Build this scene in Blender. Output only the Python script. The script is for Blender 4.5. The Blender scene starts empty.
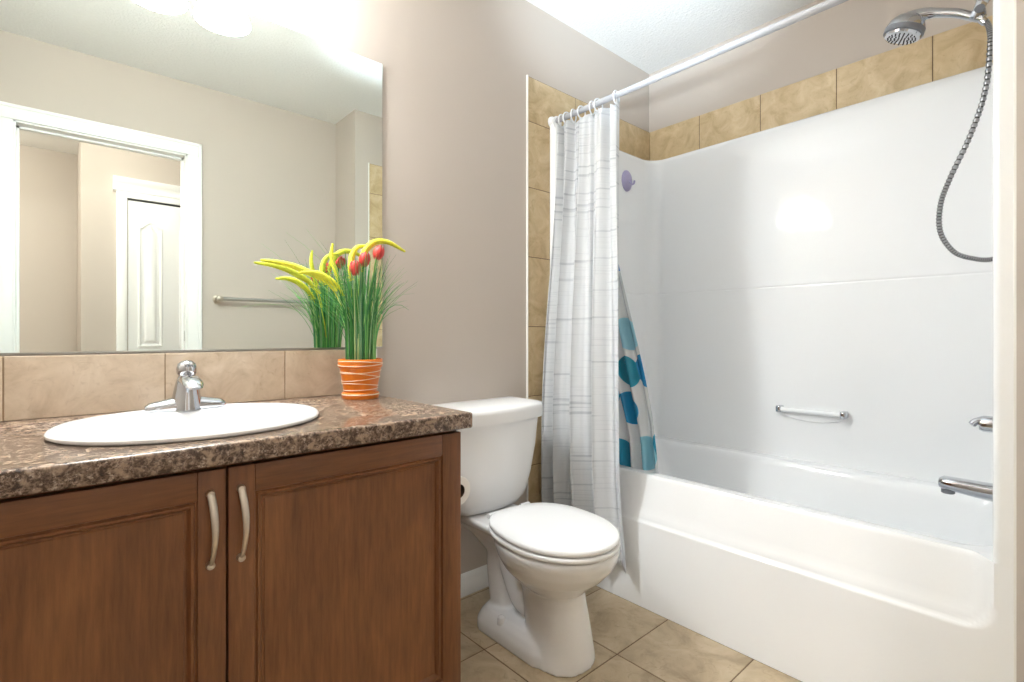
import bpy, bmesh, math, random
from mathutils import Vector, Matrix
random.seed(7)
PI = math.pi
S = bpy.context.scene
COL = S.collection

# ------------------------------------------------------------------ camera
cam_d = bpy.data.cameras.new('camera'); cam = bpy.data.objects.new('camera', cam_d); COL.objects.link(cam)
cam.location = (0, 0, 1.02)
cam.rotation_euler = (PI / 2, 0, -math.radians(41.70))
cam_d.sensor_width = 36.0; cam_d.lens = 509.6 / 1024 * 36.0
cam_d.shift_y = -6.0 / 1024; cam_d.clip_start = 0.02
S.camera = cam

# ------------------------------------------------------------------ world, light, exposure
S.view_settings.view_transform = 'Standard'; S.view_settings.look = 'None'
S.view_settings.gamma = 1.0; S.view_settings.use_curve_mapping = False
S.view_settings.exposure = 0.72
S.cycles.use_denoising = True
w = bpy.data.worlds.new('world'); S.world = w; w.use_nodes = True
w.node_tree.nodes['Background'].inputs[0].default_value = (1, .97, .93, 1)
w.node_tree.nodes['Background'].inputs[1].default_value = 0.3

def lamp(name, kind, loc, power, color, size=.1, rot=None):
    l = bpy.data.lights.new(name, kind); l.energy = power; l.color = color
    if kind == 'AREA': l.size = size
    else: l.shadow_soft_size = size
    o = bpy.data.objects.new(name, l); COL.objects.link(o); o.location = loc
    if rot: o.rotation_euler = rot
    return o
HALL_W = 8.0
lamp('hall_ceiling_lamp', 'POINT', (0.30, -0.62, 2.33), HALL_W, (1.0, .98, .94), .10)
lamp('hall_far_lamp', 'POINT', (-0.9, -0.95, 2.2), 30.0, (1.0, .98, .94), .10)
# added fill spot aimed up to brighten the ceiling, like a bounced flash
fl = lamp('ceiling_fill_spot', 'SPOT', (0.10, .02, 1.30), 300.0, (.71, .865, 1.0), .08)
fl.rotation_euler = (Vector((1.66, 1.12, 2.48)) - fl.location).to_track_quat('-Z', 'Y').to_euler()
fl.data.spot_size = math.radians(34); fl.data.spot_blend = 1.0
SHADE_E = 70.0           # glow of the frosted glass shades over the mirror

# ------------------------------------------------------------------ material helpers
def lin(c):
    c = c / 255.0
    return c / 12.92 if c <= .04045 else ((c + .055) / 1.055) ** 2.4
def rgb(r, g, b): return (lin(r), lin(g), lin(b), 1)
class N:
    def __init__(s, name):
        s.m = bpy.data.materials.new(name); s.m.use_nodes = True
        s.t = s.m.node_tree; s.b = s.t.nodes['Principled BSDF']; s.out = s.t.nodes['Material Output']
    def node(s, typ, **kw):
        n = s.t.nodes.new(typ)
        for k, v in kw.items():
            if k.startswith('_'): setattr(n, k[1:], v)
            else: n.inputs[k.replace('__', ' ')].default_value = v
        return n
    def link(s, a, b): s.t.links.new(a, b)
    def coords(s, scale=(1, 1, 1), kind='Object'):
        tc = s.node('ShaderNodeTexCoord'); mp = s.node('ShaderNodeMapping'); mp.inputs['Scale'].default_value = scale
        s.link(tc.outputs[kind], mp.inputs[0]); return mp.outputs[0]
    def noise(s, vec, scale, detail=4, rough=.55, dist=0):
        n = s.node('ShaderNodeTexNoise', Scale=scale, Detail=detail, Roughness=rough, Distortion=dist)
        s.link(vec, n.inputs['Vector']); return n.outputs['Fac']
    def ramp(s, fac, stops):
        r = s.node('ShaderNodeValToRGB'); e = r.color_ramp.elements
        while len(e) < len(stops): e.new(.5)
        for i, (p, c) in enumerate(stops): e[i].position = p; e[i].color = c
        s.link(fac, r.inputs[0]); return r.outputs[0]
    def mix(s, fac, a, b, mode='MIX'):
        m = s.node('ShaderNodeMix', _data_type='RGBA', _blend_type=mode)
        for v, i in ((fac, 0), (a, 6), (b, 7)):
            if hasattr(v, 'links'): s.link(v, m.inputs[i])
            else: m.inputs[i].default_value = v
        return m.outputs[2]
    def math(s, op, a, b=0.0):
        m = s.node('ShaderNodeMath', _operation=op)
        for v, i in ((a, 0), (b, 1)):
            if hasattr(v, 'links'): s.link(v, m.inputs[i])
            else: m.inputs[i].default_value = v
        return m.outputs[0]
    def color(s, c):
        if hasattr(c, 'links'): s.link(c, s.b.inputs['Base Color'])
        else: s.b.inputs['Base Color'].default_value = c
    def set(s, **kw):
        for k, v in kw.items(): s.b.inputs[k.replace('__', ' ')].default_value = v
    def bump(s, h, strength=.2, dist=.002):
        b = s.node('ShaderNodeBump', Strength=strength, Distance=dist); s.link(h, b.inputs['Height']); s.link(b.outputs[0], s.b.inputs['Normal'])

def simple(name, c, rough=.5, metal=0.0, **kw):
    n = N(name); n.color(c); n.set(Roughness=rough, Metallic=metal, **kw); return n.m

M = {}
n = N('wall_paint'); v = n.coords(); n.color(n.mix(n.noise(v, 2.0, 2), rgb(191, 180, 169), rgb(194, 183, 172))); n.set(Roughness=.75)
n.bump(n.noise(v, 160, 3), .12, .001); M['wall'] = n.m
n = N('ceiling_texture'); v = n.coords(); f = n.noise(v, 75, 5, .7)
n.color(n.mix(f, rgb(232, 230, 226), rgb(246, 245, 242))); n.set(Roughness=.9); n.bump(f, .9, .006); M['ceil'] = n.m
M['trim'] = simple('white_trim_paint', rgb(240, 240, 238), .4)
M['edge'] = simple('white_edge_strip', rgb(238, 236, 230), .35)
M['acrylic'] = simple('gloss_white_acrylic', rgb(248, 249, 250), .06, 0, Specular__IOR__Level=.36)
M['ceramic'] = simple('white_ceramic', rgb(238, 238, 238), .09)
M['seat'] = simple('white_seat_plastic', rgb(243, 243, 243), .2)
M['chrome'] = simple('chrome', rgb(196, 198, 203), .07, 1.0)
M['nickel'] = simple('brushed_nickel', rgb(200, 190, 176), .32, 1.0)
M['steel'] = simple('satin_steel', rgb(190, 188, 184), .28, 1.0)
M['dark'] = simple('dark_rubber_and_gap_shade', rgb(40, 38, 36), .5)
M['grey'] = simple('grey_plastic', rgb(120, 122, 128), .35)
M['paper'] = simple('tissue_paper', rgb(240, 238, 234), .9)
M['card'] = simple('brown_cardboard', rgb(70, 55, 45), .9)
M['white_plastic'] = simple('white_plastic', rgb(238, 240, 242), .35)
M['purple'] = simple('lavender_plastic', rgb(178, 170, 205), .4)
M['clear'] = simple('clear_acrylic', rgb(250, 251, 252), .22)
M['soil'] = simple('dark_soil', rgb(60, 40, 28), .95)
M['rod'] = simple('white_enamel_rod', rgb(186, 186, 190), .22)
n = N('mirror_silver'); n.color((.87, .935, .895, 1)); n.set(Metallic=1.0, Roughness=.008); M['mirror'] = n.m
M['mirror_edge'] = simple('mirror_glass_edge', rgb(120, 150, 142), .15)
# frosted lamp glass
n = N('frosted_glass_lit'); n.color((.9, .9, .9, 1)); n.set(Roughness=.4)
n.b.inputs['Emission Color'].default_value = (.92, .97, 1.0, 1); n.b.inputs['Emission Strength'].default_value = SHADE_E; M['shade'] = n.m
# wood
def wood(name, axis):
    n = N(name)
    sc = {'z': (14, 14, 1.1), 'x': (1.1, 14, 14)}[axis]
    v = n.coords(sc); v2 = n.coords((3.2, 3.2, 1.0) if axis == 'z' else (1.0, 3.2, 3.2))
    big = n.noise(v2, 2.2, 3, .6, .6); fine = n.noise(v, 9, 6, .65, .3)
    c = n.ramp(big, [(.28, rgb(90, 53, 28)), (.55, rgb(120, 74, 41)), (.78, rgb(148, 98, 57))])
    c = n.mix(.45, c, n.ramp(fine, [(.3, rgb(88, 52, 28)), (.7, rgb(146, 96, 56))]))
    n.color(c); n.set(Roughness=.42); n.bump(fine, .06, .001); return n.m
M['wood'] = wood('stained_maple_vertical', 'z'); M['wood_h'] = wood('stained_maple_horizontal', 'x')
M['wood_dark'] = simple('dark_cabinet_inside', rgb(52, 32, 20), .6)
# laminate
n = N('speckled_laminate'); v = n.coords()
a = n.noise(v, 125, 6, .72, .5); b = n.noise(v, 280, 4, .65, .7); c3 = n.noise(v, 48, 4, .65, .6)
c = n.ramp(a, [(.36, rgb(38, 28, 22)), (.45, rgb(92, 72, 58)), (.54, rgb(136, 113, 95)), (.64, rgb(190, 172, 154))])
c = n.mix(n.ramp(b, [(.50, (0, 0, 0, 1)), (.56, (.9, .9, .9, 1))]), c, rgb(66, 48, 38))
c = n.mix(n.ramp(c3, [(.50, (0, 0, 0, 1)), (.62, (.7, .7, .7, 1))]), c, rgb(176, 150, 126))
n.color(c); n.set(Roughness=.24, Specular__IOR__Level=.55); M['laminate'] = n.m
# stone tile
def tile(name, lo, mid, hi, sc=9, rough=.35, vein=None):
    n = N(name); v = n.coords()
    g = n.node('ShaderNodeNewGeometry'); off = n.node('ShaderNodeVectorMath', _operation='MULTIPLY_ADD')
    comb = n.node('ShaderNodeCombineXYZ')
    for i in range(3): n.link(g.outputs['Random Per Island'], comb.inputs[i])
    n.link(comb.outputs[0], off.inputs[0]); off.inputs[1].default_value = (7, 11, 13); n.link(v, off.inputs[2])
    v = off.outputs[0]
    a = n.noise(v, sc, 7, .62, .9); b = n.noise(v, sc * 3.3, 5, .65, 1.5)
    c = n.ramp(a, [(.3, lo), (.5, mid), (.72, hi)])
    c = n.mix(n.ramp(b, [(.56, (0, 0, 0, 1)), (.74, (.55, .55, .55, 1))]), c, vein or lo)
    c = n.mix(n.math('MULTIPLY', g.outputs['Random Per Island'], .14), c, hi)
    n.color(c); n.set(Roughness=rough); return n.m
M['wtile'] = tile('golden_stone_tile', rgb(176, 150, 110), rgb(200, 176, 136), rgb(216, 196, 160), 11, .32, rgb(164, 136, 94))
M['btile'] = tile('beige_stone_tile', rgb(182, 161, 137), rgb(204, 185, 161), rgb(220, 204, 184), 11, .35, rgb(168, 144, 118))
M['ftile'] = tile('floor_stone_tile', rgb(156, 136, 108), rgb(188, 168, 138), rgb(206, 189, 162), 8, .4, rgb(136, 113, 84))
M['grout'] = simple('brown_grout', rgb(106, 84, 62), .9)
M['grout_l'] = simple('tan_grout', rgb(150, 126, 98), .9)
# terracotta with string
M['pot'] = simple('orange_glaze', rgb(220, 118, 24), .28)
M['string'] = simple('white_string', rgb(245, 222, 196), .6)
n = N('grass_green'); g = n.node('ShaderNodeNewGeometry'); n.color(n.ramp(g.outputs['Random Per Island'],
    [(.0, rgb(48, 116, 66)), (.35, rgb(86, 164, 82)), (.6, rgb(140, 198, 104)), (.8, rgb(66, 138, 106)), (1.0, rgb(204, 226, 156))])); n.set(Roughness=.5); M['grass'] = n.m
n = N('yellow_plume'); v = n.coords(); n.color(n.mix(n.noise(v, 120, 3), rgb(196, 196, 30), rgb(244, 238, 84))); n.set(Roughness=.8); M['plume'] = n.m
n = N('red_petals'); v = n.coords((90, 90, 20)); n.color(n.mix(n.noise(v, 2, 3), rgb(176, 26, 28), rgb(224, 82, 70))); n.set(Roughness=.5); M['tulip'] = n.m
M['stem'] = simple('green_stem', rgb(92, 150, 62), .5)
# cloth curtain: thin uneven grey lines along the width (UV: u = arc length, v = height)
n = N('striped_cloth'); uv = n.node('ShaderNodeTexCoord')
def uvmap(sc):
    mp = n.node('ShaderNodeMapping'); mp.inputs['Scale'].default_value = sc; n.link(uv.outputs['UV'], mp.inputs[0]); return mp.outputs[0]
l1 = n.noise(uvmap((1.6, 62, 1)), 1.0, 1, .5); l2 = n.noise(uvmap((3.5, 170, 1)), 1.0, 2, .5); l3 = n.noise(uvmap((9, 30, 1)), 1.0, 3, .6)
s1 = n.ramp(l1, [(.60, (0, 0, 0, 1)), (.70, (.6, .6, .6, 1))]); s2 = n.ramp(l2, [(.56, (0, 0, 0, 1)), (.70, (.38, .38, .38, 1))])
c = n.mix(s1, rgb(234, 236, 238), rgb(186, 190, 196)); c = n.mix(s2, c, rgb(208, 211, 215))
n.color(c); n.set(Roughness=.85)
tr = n.node('ShaderNodeBsdfTranslucent'); n.link(c, tr.inputs[0]); ms = n.node('ShaderNodeMixShader'); ms.inputs[0].default_value = .22
n.link(n.b.outputs[0], ms.inputs[1]); n.link(tr.outputs[0], ms.inputs[2]); n.link(ms.outputs[0], n.out.inputs[0]); M['cloth'] = n.m
# clear liner with blue dots
n = N('dotted_vinyl'); uv = n.node('ShaderNodeTexCoord')
vo = n.node('ShaderNodeTexVoronoi', Scale=6.0, Randomness=.85, _voronoi_dimensions='2D'); n.link(uv.outputs['UV'], vo.inputs['Vector'])
dot = n.math('LESS_THAN', vo.outputs['Distance'], .41)
sep = n.node('ShaderNodeSeparateColor'); n.link(vo.outputs['Color'], sep.inputs[0])
dc = n.ramp(sep.outputs[0], [(.0, rgb(20, 110, 190)), (.35, rgb(40, 160, 205)), (.6, rgb(40, 150, 170)), (.85, rgb(150, 205, 225))])
n.color(n.mix(dot, rgb(236, 242, 245), dc)); n.set(Roughness=.25)
tp = n.node('ShaderNodeBsdfTransparent'); ms = n.node('ShaderNodeMixShader')
n.link(n.math('MULTIPLY_ADD', dot, .3), ms.inputs[0]); ms.inputs[0].links[0].from_node.inputs[2].default_value = .6
n.link(tp.outputs[0], ms.inputs[1]); n.link(n.b.outputs[0], ms.inputs[2]); n.link(ms.outputs[0], n.out.inputs[0]); M['vinyl'] = n.m
M['hall_floor'] = simple('hall_carpet', rgb(176, 160, 140), .95)
M['hose'] = simple('hose_steel', rgb(150, 150, 152), .3, 1.0)
M['spray'] = simple('spray_face_grey', rgb(150, 152, 158), .35)

# ------------------------------------------------------------------ mesh helpers (world coordinates)
def box(bm, x0, x1, y0, y1, z0, z1, bev=0, seg=2, mi=0):
    r = bmesh.ops.create_cube(bm, size=1); vs = r['verts']
    for v in vs: v.co = Vector(((x0 + x1) / 2 + v.co.x * (x1 - x0), (y0 + y1) / 2 + v.co.y * (y1 - y0), (z0 + z1) / 2 + v.co.z * (z1 - z0)))
    fs = list({f for v in vs for f in v.link_faces})
    for f in fs: f.material_index = mi
    if bev:
        es = list({e for f in fs for e in f.edges})
        r = bmesh.ops.bevel(bm, geom=es, offset=bev, segments=seg, profile=.5, affect='EDGES')
        for f in r['faces']: f.material_index = mi
def loft(bm, rings, cap0=True, cap1=True, closed=True, mi=0):
    R = [[bm.verts.new(p) for p in r] for r in rings]; n = len(R[0])
    for a, b in zip(R, R[1:]):
        for i in range(n if closed else n - 1):
            j = (i + 1) % n
            f = bm.faces.new((a[i], a[j], b[j], b[i])); f.material_index = mi
    if cap0: bm.faces.new(list(reversed(R[0]))).material_index = mi
    if cap1: bm.faces.new(R[-1]).material_index = mi
    return R
def tube(bm, pts, rad, seg=10, caps=True, mi=0, flat=1.0):
    pts = [Vector(p) for p in pts]; k = len(pts)
    rs = rad if isinstance(rad, (list, tuple)) else [rad] * k
    t0 = (pts[1] - pts[0]).normalized(); up = Vector((0, 0, 1)) if abs(t0.z) < .9 else Vector((0, 1, 0))
    nrm = (up - t0 * up.dot(t0)).normalized(); rings = []
    for i, p in enumerate(pts):
        t = ((pts[min(i + 1, k - 1)] - pts[max(i - 1, 0)])).normalized()
        nrm = (nrm - t * nrm.dot(t)).normalized(); b = t.cross(nrm)
        rings.append([p + (nrm * math.cos(a) * flat + b * math.sin(a)) * rs[i] for a in [2 * PI * j / seg for j in range(seg)]])
    loft(bm, rings, caps, caps, True, mi)
def smooth_path(pts, n=8):
    P = [Vector(p) for p in pts]; out = []
    for i in range(len(P) - 1):
        p0, p1, p2, p3 = P[max(i - 1, 0)], P[i], P[i + 1], P[min(i + 2, len(P) - 1)]
        for j in range(n):
            t = j / n
            out.append(.5 * ((2 * p1) + (p2 - p0) * t + (2 * p0 - 5 * p1 + 4 * p2 - p3) * t * t + (3 * p1 - p0 - 3 * p2 + p3) * t ** 3))
    out.append(P[-1]); return out
def lathe(bm, prof, c, seg=32, axis=(0, 0, 1), mi=0, cap0=True, cap1=True):
    q = Vector((0, 0, 1)).rotation_difference(Vector(axis).normalized()); c = Vector(c)
    rings = [[c + q @ Vector((max(r, 1e-5) * math.cos(a), max(r, 1e-5) * math.sin(a), h)) for a in [2 * PI * j / seg for j in range(seg)]] for r, h in prof]
    loft(bm, rings, cap0, cap1, True, mi)
def rrect(x0, x1, y0, y1, r, z, k=8):
    out = []
    for cx, cy, a0 in ((x1 - r, y1 - r, 0), (x0 + r, y1 - r, PI / 2), (x0 + r, y0 + r, PI), (x1 - r, y0 + r, 1.5 * PI)):
        for i in range(k + 1):
            a = a0 + PI / 2 * i / k; out.append(Vector((cx + r * math.cos(a), cy + r * math.sin(a), z)))
    return out
def egg(cx, cy, wd, lf, lb, z, k=48, pf=2.0, pb=2.0):
    out = []
    for i in range(k):
        a = 2 * PI * i / k; c, s = math.cos(a), math.sin(a)
        p = pb if s >= 0 else pf; L = lb if s >= 0 else lf
        out.append(Vector((cx + wd * math.copysign(abs(c) ** (2 / p), c), cy + L * math.copysign(abs(s) ** (2 / p), s), z)))
    return out
def sm(t): t = max(0, min(1, t)); return t * t * (3 - 2 * t)

def wloc(o):
    v = Vector((0, 0, 0))
    while o: v += o.location; o = o.parent
    return v
def obj(name, bm, mats, parent=None, smooth=35, recalc=True):
    if recalc: bmesh.ops.recalc_face_normals(bm, faces=bm.faces)
    me = bpy.data.meshes.new(name); o = bpy.data.objects.new(name, me)
    if parent: bmesh.ops.translate(bm, verts=bm.verts, vec=-wloc(parent))
    bm.to_mesh(me); bm.free()
    for m in (mats if isinstance(mats, (list, tuple)) else [mats]): me.materials.append(m)
    COL.objects.link(o)
    if parent: o.parent = parent
    if smooth:
        for p in me.polygons: p.use_smooth = True
        me.set_sharp_from_angle(angle=math.radians(smooth))
    return o
def tag(o, label, cat, group=None):
    o['label'] = label; o['category'] = cat
    if group: o['group'] = group
    return o
def thing(name, label, cat, loc, group=None):
    o = bpy.data.objects.new(name, None); COL.objects.link(o); o.location = loc; o.empty_display_size = .05
    return tag(o, label, cat, group)
def struct(name, bm, mats, parent=None, smooth=35):
    o = obj(name, bm, mats, parent, smooth)
    if not parent: o['kind'] = 'structure'
    return o
def evaluated(o):
    dg = bpy.context.evaluated_depsgraph_get(); me = bpy.data.meshes.new_from_object(o.evaluated_get(dg))
    o.modifiers.clear(); old = o.data; o.data = me; me.name = old.name; bpy.data.meshes.remove(old)
def B(): return bmesh.new()

# ------------------------------------------------------------------ room constants
D = 1.62; XB = 2.472; XW = -.31; YS = -.22; YW = .09; XR = 1.435; ZC = 2.48

# ------------------------------------------------------------------ room shell
bm = B(); box(bm, XW - .1, XB + .1, D, D + .1, -.05, ZC + .05); struct('wall_north', bm, M['wall'])
bm = B(); box(bm, XB, XB + .1, YS - .1, D, -.05, ZC + .05); struct('wall_east', bm, M['wall'])
bm = B(); box(bm, XW - .1, XW, YS - .12, D, -.05, ZC + .05); struct('wall_west', bm, M['wall'])
bm = B(); box(bm, XR, XB, YS - .12, YW, -.05, ZC + .05); struct('wall_southeast', bm, M['wall'])
DX0, DX1, DZ = -.165, .560, 2.065
bm = B()
box(bm, XW - .1, DX0, YS - .12, YS, -.05, ZC + .05); box(bm, DX1, XR, YS - .12, YS, -.05, ZC + .05); box(bm, DX0, DX1, YS - .12, YS, DZ, ZC + .05)
struct('wall_south', bm, M['wall'])
bm = B(); box(bm, XW - .1, XB + .1, YS - .12, D + .1, ZC, ZC + .1); struct('ceiling', bm, M['ceil'])
# tiled floor: grout bed with bevelled tiles
bm = B(); box(bm, XW, XB, YS - .12, D, -.06, -.0015, mi=1)
TX, TY, PT = 1.013 * 1.02, .97 * 1.02 + .004, .3015
for i in range(-6, 6):
    for j in range(-5, 4):
        x0, y0 = TX + i * PT, TY + j * PT
        a, b, c, d = max(x0 + .0018, XW), min(x0 + PT - .0018, XB), max(y0 + .0018, YS - .12), min(y0 + PT - .0018, D)
        if b - a > .01 and d - c > .01: box(bm, a, b, c, d, -.012, 0, .0012, 1)
struct('floor', bm, [M['ftile'], M['grout']], smooth=0)

# tile bands on the shower walls
def tiles_xz(bm, xs, zs, y, out, th=.008, g=.0014):        # wall facing +/-y
    for x0, x1 in zip(xs, xs[1:]):
        for z0, z1 in zip(zs, zs[1:]):
            ya, yb = sorted((y, y + out * th)); box(bm, x0 + g, x1 - g, ya, yb, z0 + g, z1 - g, .0012, 1)
    ya, yb = sorted((y, y + out * (th - .0015))); box(bm, xs[0], xs[-1], ya, yb, zs[0], zs[-1], mi=1)
ZT = 2.15
zcol = [0.0, .143, .448, .752, 1.057, 1.362, 1.666, 1.955, ZT]
bm = B(); tiles_xz(bm, [1.531, 1.683], zcol[:-1], D, -1); tiles_xz(bm, [1.531, 1.842, 2.153, XB], [1.955, ZT], D, -1)
struct('trim_1', bm, [M['wtile'], M['grout']], smooth=0)
bm = B()
ys = [YW, .38, .698, 1.012, 1.317, D - .008]
for y0, y1 in zip(ys, ys[1:]): box(bm, XB - .008, XB, y0 + .0014, y1 - .0014, 1.955, ZT, .0012, 1)
box(bm, XB - .0065, XB, YW, D, 1.955, ZT - .0005, mi=1); struct('trim_2', bm, [M['wtile'], M['grout']], smooth=0)
bm = B(); tiles_xz(bm, [1.531, 1.683], zcol[:-1], YW, 1); tiles_xz(bm, [1.531, 1.842, 2.153, XB], [1.955, ZT], YW, 1)
struct('trim_3', bm, [M['wtile'], M['grout']], smooth=0)
bm = B(); box(bm, 1.525, 1.531, D - .010, D, 0, ZT + .004, .001, 1); struct('trim_4', bm, M['edge'])
bm = B(); box(bm, 1.525, 1.531, YW, YW + .010, 0, ZT + .004, .001, 1); struct('trim_5', bm, M['edge'])

# baseboards
def base_profile(y, s): return [(y, 0), (y + s * .013, 0), (y + s * .013, .052), (y + s * .010, .058), (y + s * .010, .066), (y + s * .006, .078), (y + s * .003, .085), (y, .085)]
bm = B(); loft(bm, [[Vector((x, py, pz)) for py, pz in base_profile(D, -1)] for x in (.765, 1.524)]); struct('baseboard_north', bm, M['trim'])
bm = B(); loft(bm, [[Vector((x, py, pz)) for py, pz in base_profile(YS, 1)] for x in (.64, XR)]); struct('baseboard_south', bm, M['trim'])

# door opening to the hall: jamb lining and casing on the bathroom side
bm = B()
box(bm, DX0, DX0 + .012, YS - .125, YS + .004, 0, DZ, .001, 1); box(bm, DX1 - .012, DX1, YS - .125, YS + .004, 0, DZ, .001, 1)
box(bm, DX0, DX1, YS - .125, YS + .004, DZ - .012, DZ, .001, 1)
box(bm, DX1 - .022, DX1 - .012, YS - .09, YS - .055, 0, DZ - .012); box(bm, DX0 + .012, DX0 + .022, YS - .09, YS - .055, 0, DZ - .012); box(bm, DX0 + .012, DX1 - .012, YS - .09, YS - .055, DZ - .022, DZ - .012)
struct('trim_6', bm, M['trim'])
bm = B()
def casing(bm, x0, x1, zt, y, s, wd):
    for a, b in ((x0 - wd, x0), (x1, x1 + wd)):
        ya, yb = sorted((y, y + s * .016)); box(bm, a, b, ya, yb, 0, zt, .004, 2)
        ya, yb = sorted((y, y + s * .021)); o0 = a if a < x0 - .001 else b - .018; box(bm, o0, o0 + .018, ya, yb, 0, zt + wd, .004, 2)
    ya, yb = sorted((y, y + s * .016)); box(bm, x0 - wd, x1 + wd, ya, yb, zt, zt + wd, .004, 2)
    ya, yb = sorted((y, y + s * .021)); box(bm, x0 - wd, x1 + wd, ya, yb, zt + wd - .018, zt + wd, .004, 2)
casing(bm, DX0 + .004, DX1 - .004, DZ - .004, YS, 1, .073)
struct('trim_7', bm, M['trim'])
bm = B(); box(bm, DX1 - .0135, DX1 - .0115, YS - .035, YS - .008, .985, 1.045, .001, 1)
tag(obj('strike_plate', bm, M['steel']), 'small metal strike plate on the white door jamb, at the mirror\'s lower edge', 'strike plate')

# hallway seen through the door in the mirror
HY = -1.30
bm = B(); box(bm, .117, 1.6, HY - .1, HY, -.05, ZC + .05); box(bm, .117, .217, -2.2, HY - .1, -.05, ZC + .05); struct('wall_hallway', bm, M['wall'])
bm = B(); box(bm, -1.7, .217, -2.3, -2.2, -.05, ZC + .05); struct('wall_hallway_far', bm, M['wall'])
bm = B(); box(bm, -1.8, -1.7, -2.3, YS - .12, -.05, ZC + .05); struct('wall_hallway_west', bm, M['wall'])
bm = B(); box(bm, 1.6, 1.7, -1.4, YS - .12, -.05, ZC + .05); struct('wall_hallway_east', bm, M['wall'])
bm = B(); box(bm, -1.7, XW - .1, YS - .22, YS - .12, -.05, ZC + .05); struct('wall_hallway_north', bm, M['wall'])
bm = B(); box(bm, -1.8, 1.7, -2.3, YS - .12, ZC, ZC + .1); struct('ceiling_hallway', bm, M['ceil'])
bm = B(); box(bm, -1.8, 1.7, -2.3, YS - .12, -.06, 0); struct('floor_hallway', bm, M['hall_floor'])
# closet door with arched panels
CX0, CX1 = .372, .884
bm = B(); box(bm, CX0, CX1, HY + .002, HY + .010, .01, 1.978, .002, 1)
for a, b in ((CX0 + .055, CX0 + .205), (CX1 - .205, CX1 - .055)):
    for z0, zs, arch in ((.22, .80, 0), (.93, 1.80, .045)):
        def outline(i, y):
            A, Bx = a + i, b - i; pts = [Vector((A, y, z0 + i)), Vector((Bx, y, z0 + i))]
            for k in range(11):
                t = k / 10; pts.append(Vector((Bx + (A - Bx) * t, y, zs - i + arch * (math.sin(PI * t) ** 2))))
            return pts
        loft(bm, [outline(0, HY + .009), outline(.006, HY + .020), outline(.014, HY + .020), outline(.022, HY + .0095), outline(.034, HY + .0095), outline(.050, HY + .021)], False, True)
struct('door_1', bm, M['trim'])
bm = B()
for a, b in ((CX0 - .066, CX0 - .006), (CX1 + .006, CX1 + .066)): box(bm, a, b, HY, HY + .026, 0, 1.992, .003, 2)
box(bm, CX0 - .066, CX1 + .066, HY, HY + .026, 1.992, 2.06, .003, 2)
crown = [(0, 2.035), (.032, 2.035), (.034, 2.047), (.028, 2.052), (.028, 2.080), (.036, 2.092), (.044, 2.112), (.047, 2.130), (0, 2.130)]
loft(bm, [[Vector((x, HY + d, z)) for d, z in crown] for x in (CX0 - .086, CX1 + .086)])
struct('trim_8', bm, M['trim'])
bm = B(); box(bm, CX0, CX1, HY - .001, HY + .006, 1.977, 1.993); struct('door_gap_shade', bm, M['dark'])  # dark strip painting the shaded gap above the closet door

# ------------------------------------------------------------------ bathtub
tub = thing('bathtub', 'glossy white alcove bathtub with a stepped apron beside the toilet', 'bathtub', (2.03, .855, 0))
XA = 1.635; YA, YB_ = .0925, 1.6085
bm = B()
cols = []
k = 0.0
for i in range(13): cols.append(YA + .10 * i / 12)
for i in range(1, 30): cols.append(YA + .10 + (YB_ - YA - .20) * i / 30)
for i in range(13): cols.append(YB_ - .10 + .10 * i / 12)
zs = [0, .05, .1, .15, .2, .25, .285, .296, .300, .303, .306, .309, .312, .316, .322, .330, .340, .352, .366, .384, .404, .424, .444, .456, .464]
RIM = .473; XF = 1.663                      # deck height, front of the shower walls
def apron_x(y, z):
    return apron_off(y, z) + (XF - XA) * min(z, RIM) / RIM          # the apron leans back a little
def apron_off(y, z):
    a = z - .306; b = min(y - .141, 1.572 - y); rc = .065
    if a <= 0 or b <= 0: return XA
    d = rc - math.hypot(rc - a, rc - b) if (a < rc and b < rc) else min(a, b)
    if d <= 0: return XA
    return XA + .008 * sm(d / .012) + .042 * min(1, a / .160) * sm(d / .05)
rows = [[Vector((apron_x(y, z), y, z)) for y in cols] for z in zs]
for dx, z in ((.002, .471), (.007, .477), (.014, RIM)):
    rows.append([Vector((apron_x(y, .464) + (XF - XA) * (z - .464) / RIM + dx * sm(min(y - .141, 1.572 - y) / .03), y, z)) for y in cols])
rows.append([Vector((1.736, y, RIM)) for y in cols])
loft(bm, rows, False, False, False)
def tr(i0, i1, yb, yt, r, z): return rrect(i0, i1, yb, yt, r, z, 10)
rings = [tr(1.732, 2.452, .12, 1.595, .02, RIM - .0002), tr(1.770, 2.372, .153, 1.545, .07, RIM - .0002), tr(1.777, 2.366, .156, 1.539, .07, RIM - .002), tr(1.782, 2.361, .159, 1.533, .07, RIM - .006), tr(1.785, 2.357, .161, 1.528, .07, RIM - .013),
         tr(1.789, 2.350, .165, 1.515, .08, .44), tr(1.800, 2.325, .19, 1.45, .10, .30), tr(1.812, 2.305, .22, 1.39, .11, .17), tr(1.83, 2.285, .335, 1.30, .11, .13), tr(1.86, 2.245, .38, 1.25, .09, .115)]
loft(bm, rings, False, True)
# hidden outer body so the tub is a closed volume below the deck
loft(bm, [tr(1.67, 2.452, .12, 1.595, .02, 0), tr(1.69, 2.452, .12, 1.595, .02, .29), tr(1.735, 2.452, .12, 1.595, .02, RIM - .0004)], True, False)
obj('tub_body', bm, M['acrylic'], tub, 40)
bm = B(); lathe(bm, [(.0, .115), (.034, .1155), (.036, .118), (.028, .120), (.0, .1195)], (2.05, .46, 0), 28); obj('drain', bm, M['chrome'], tub)

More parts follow.
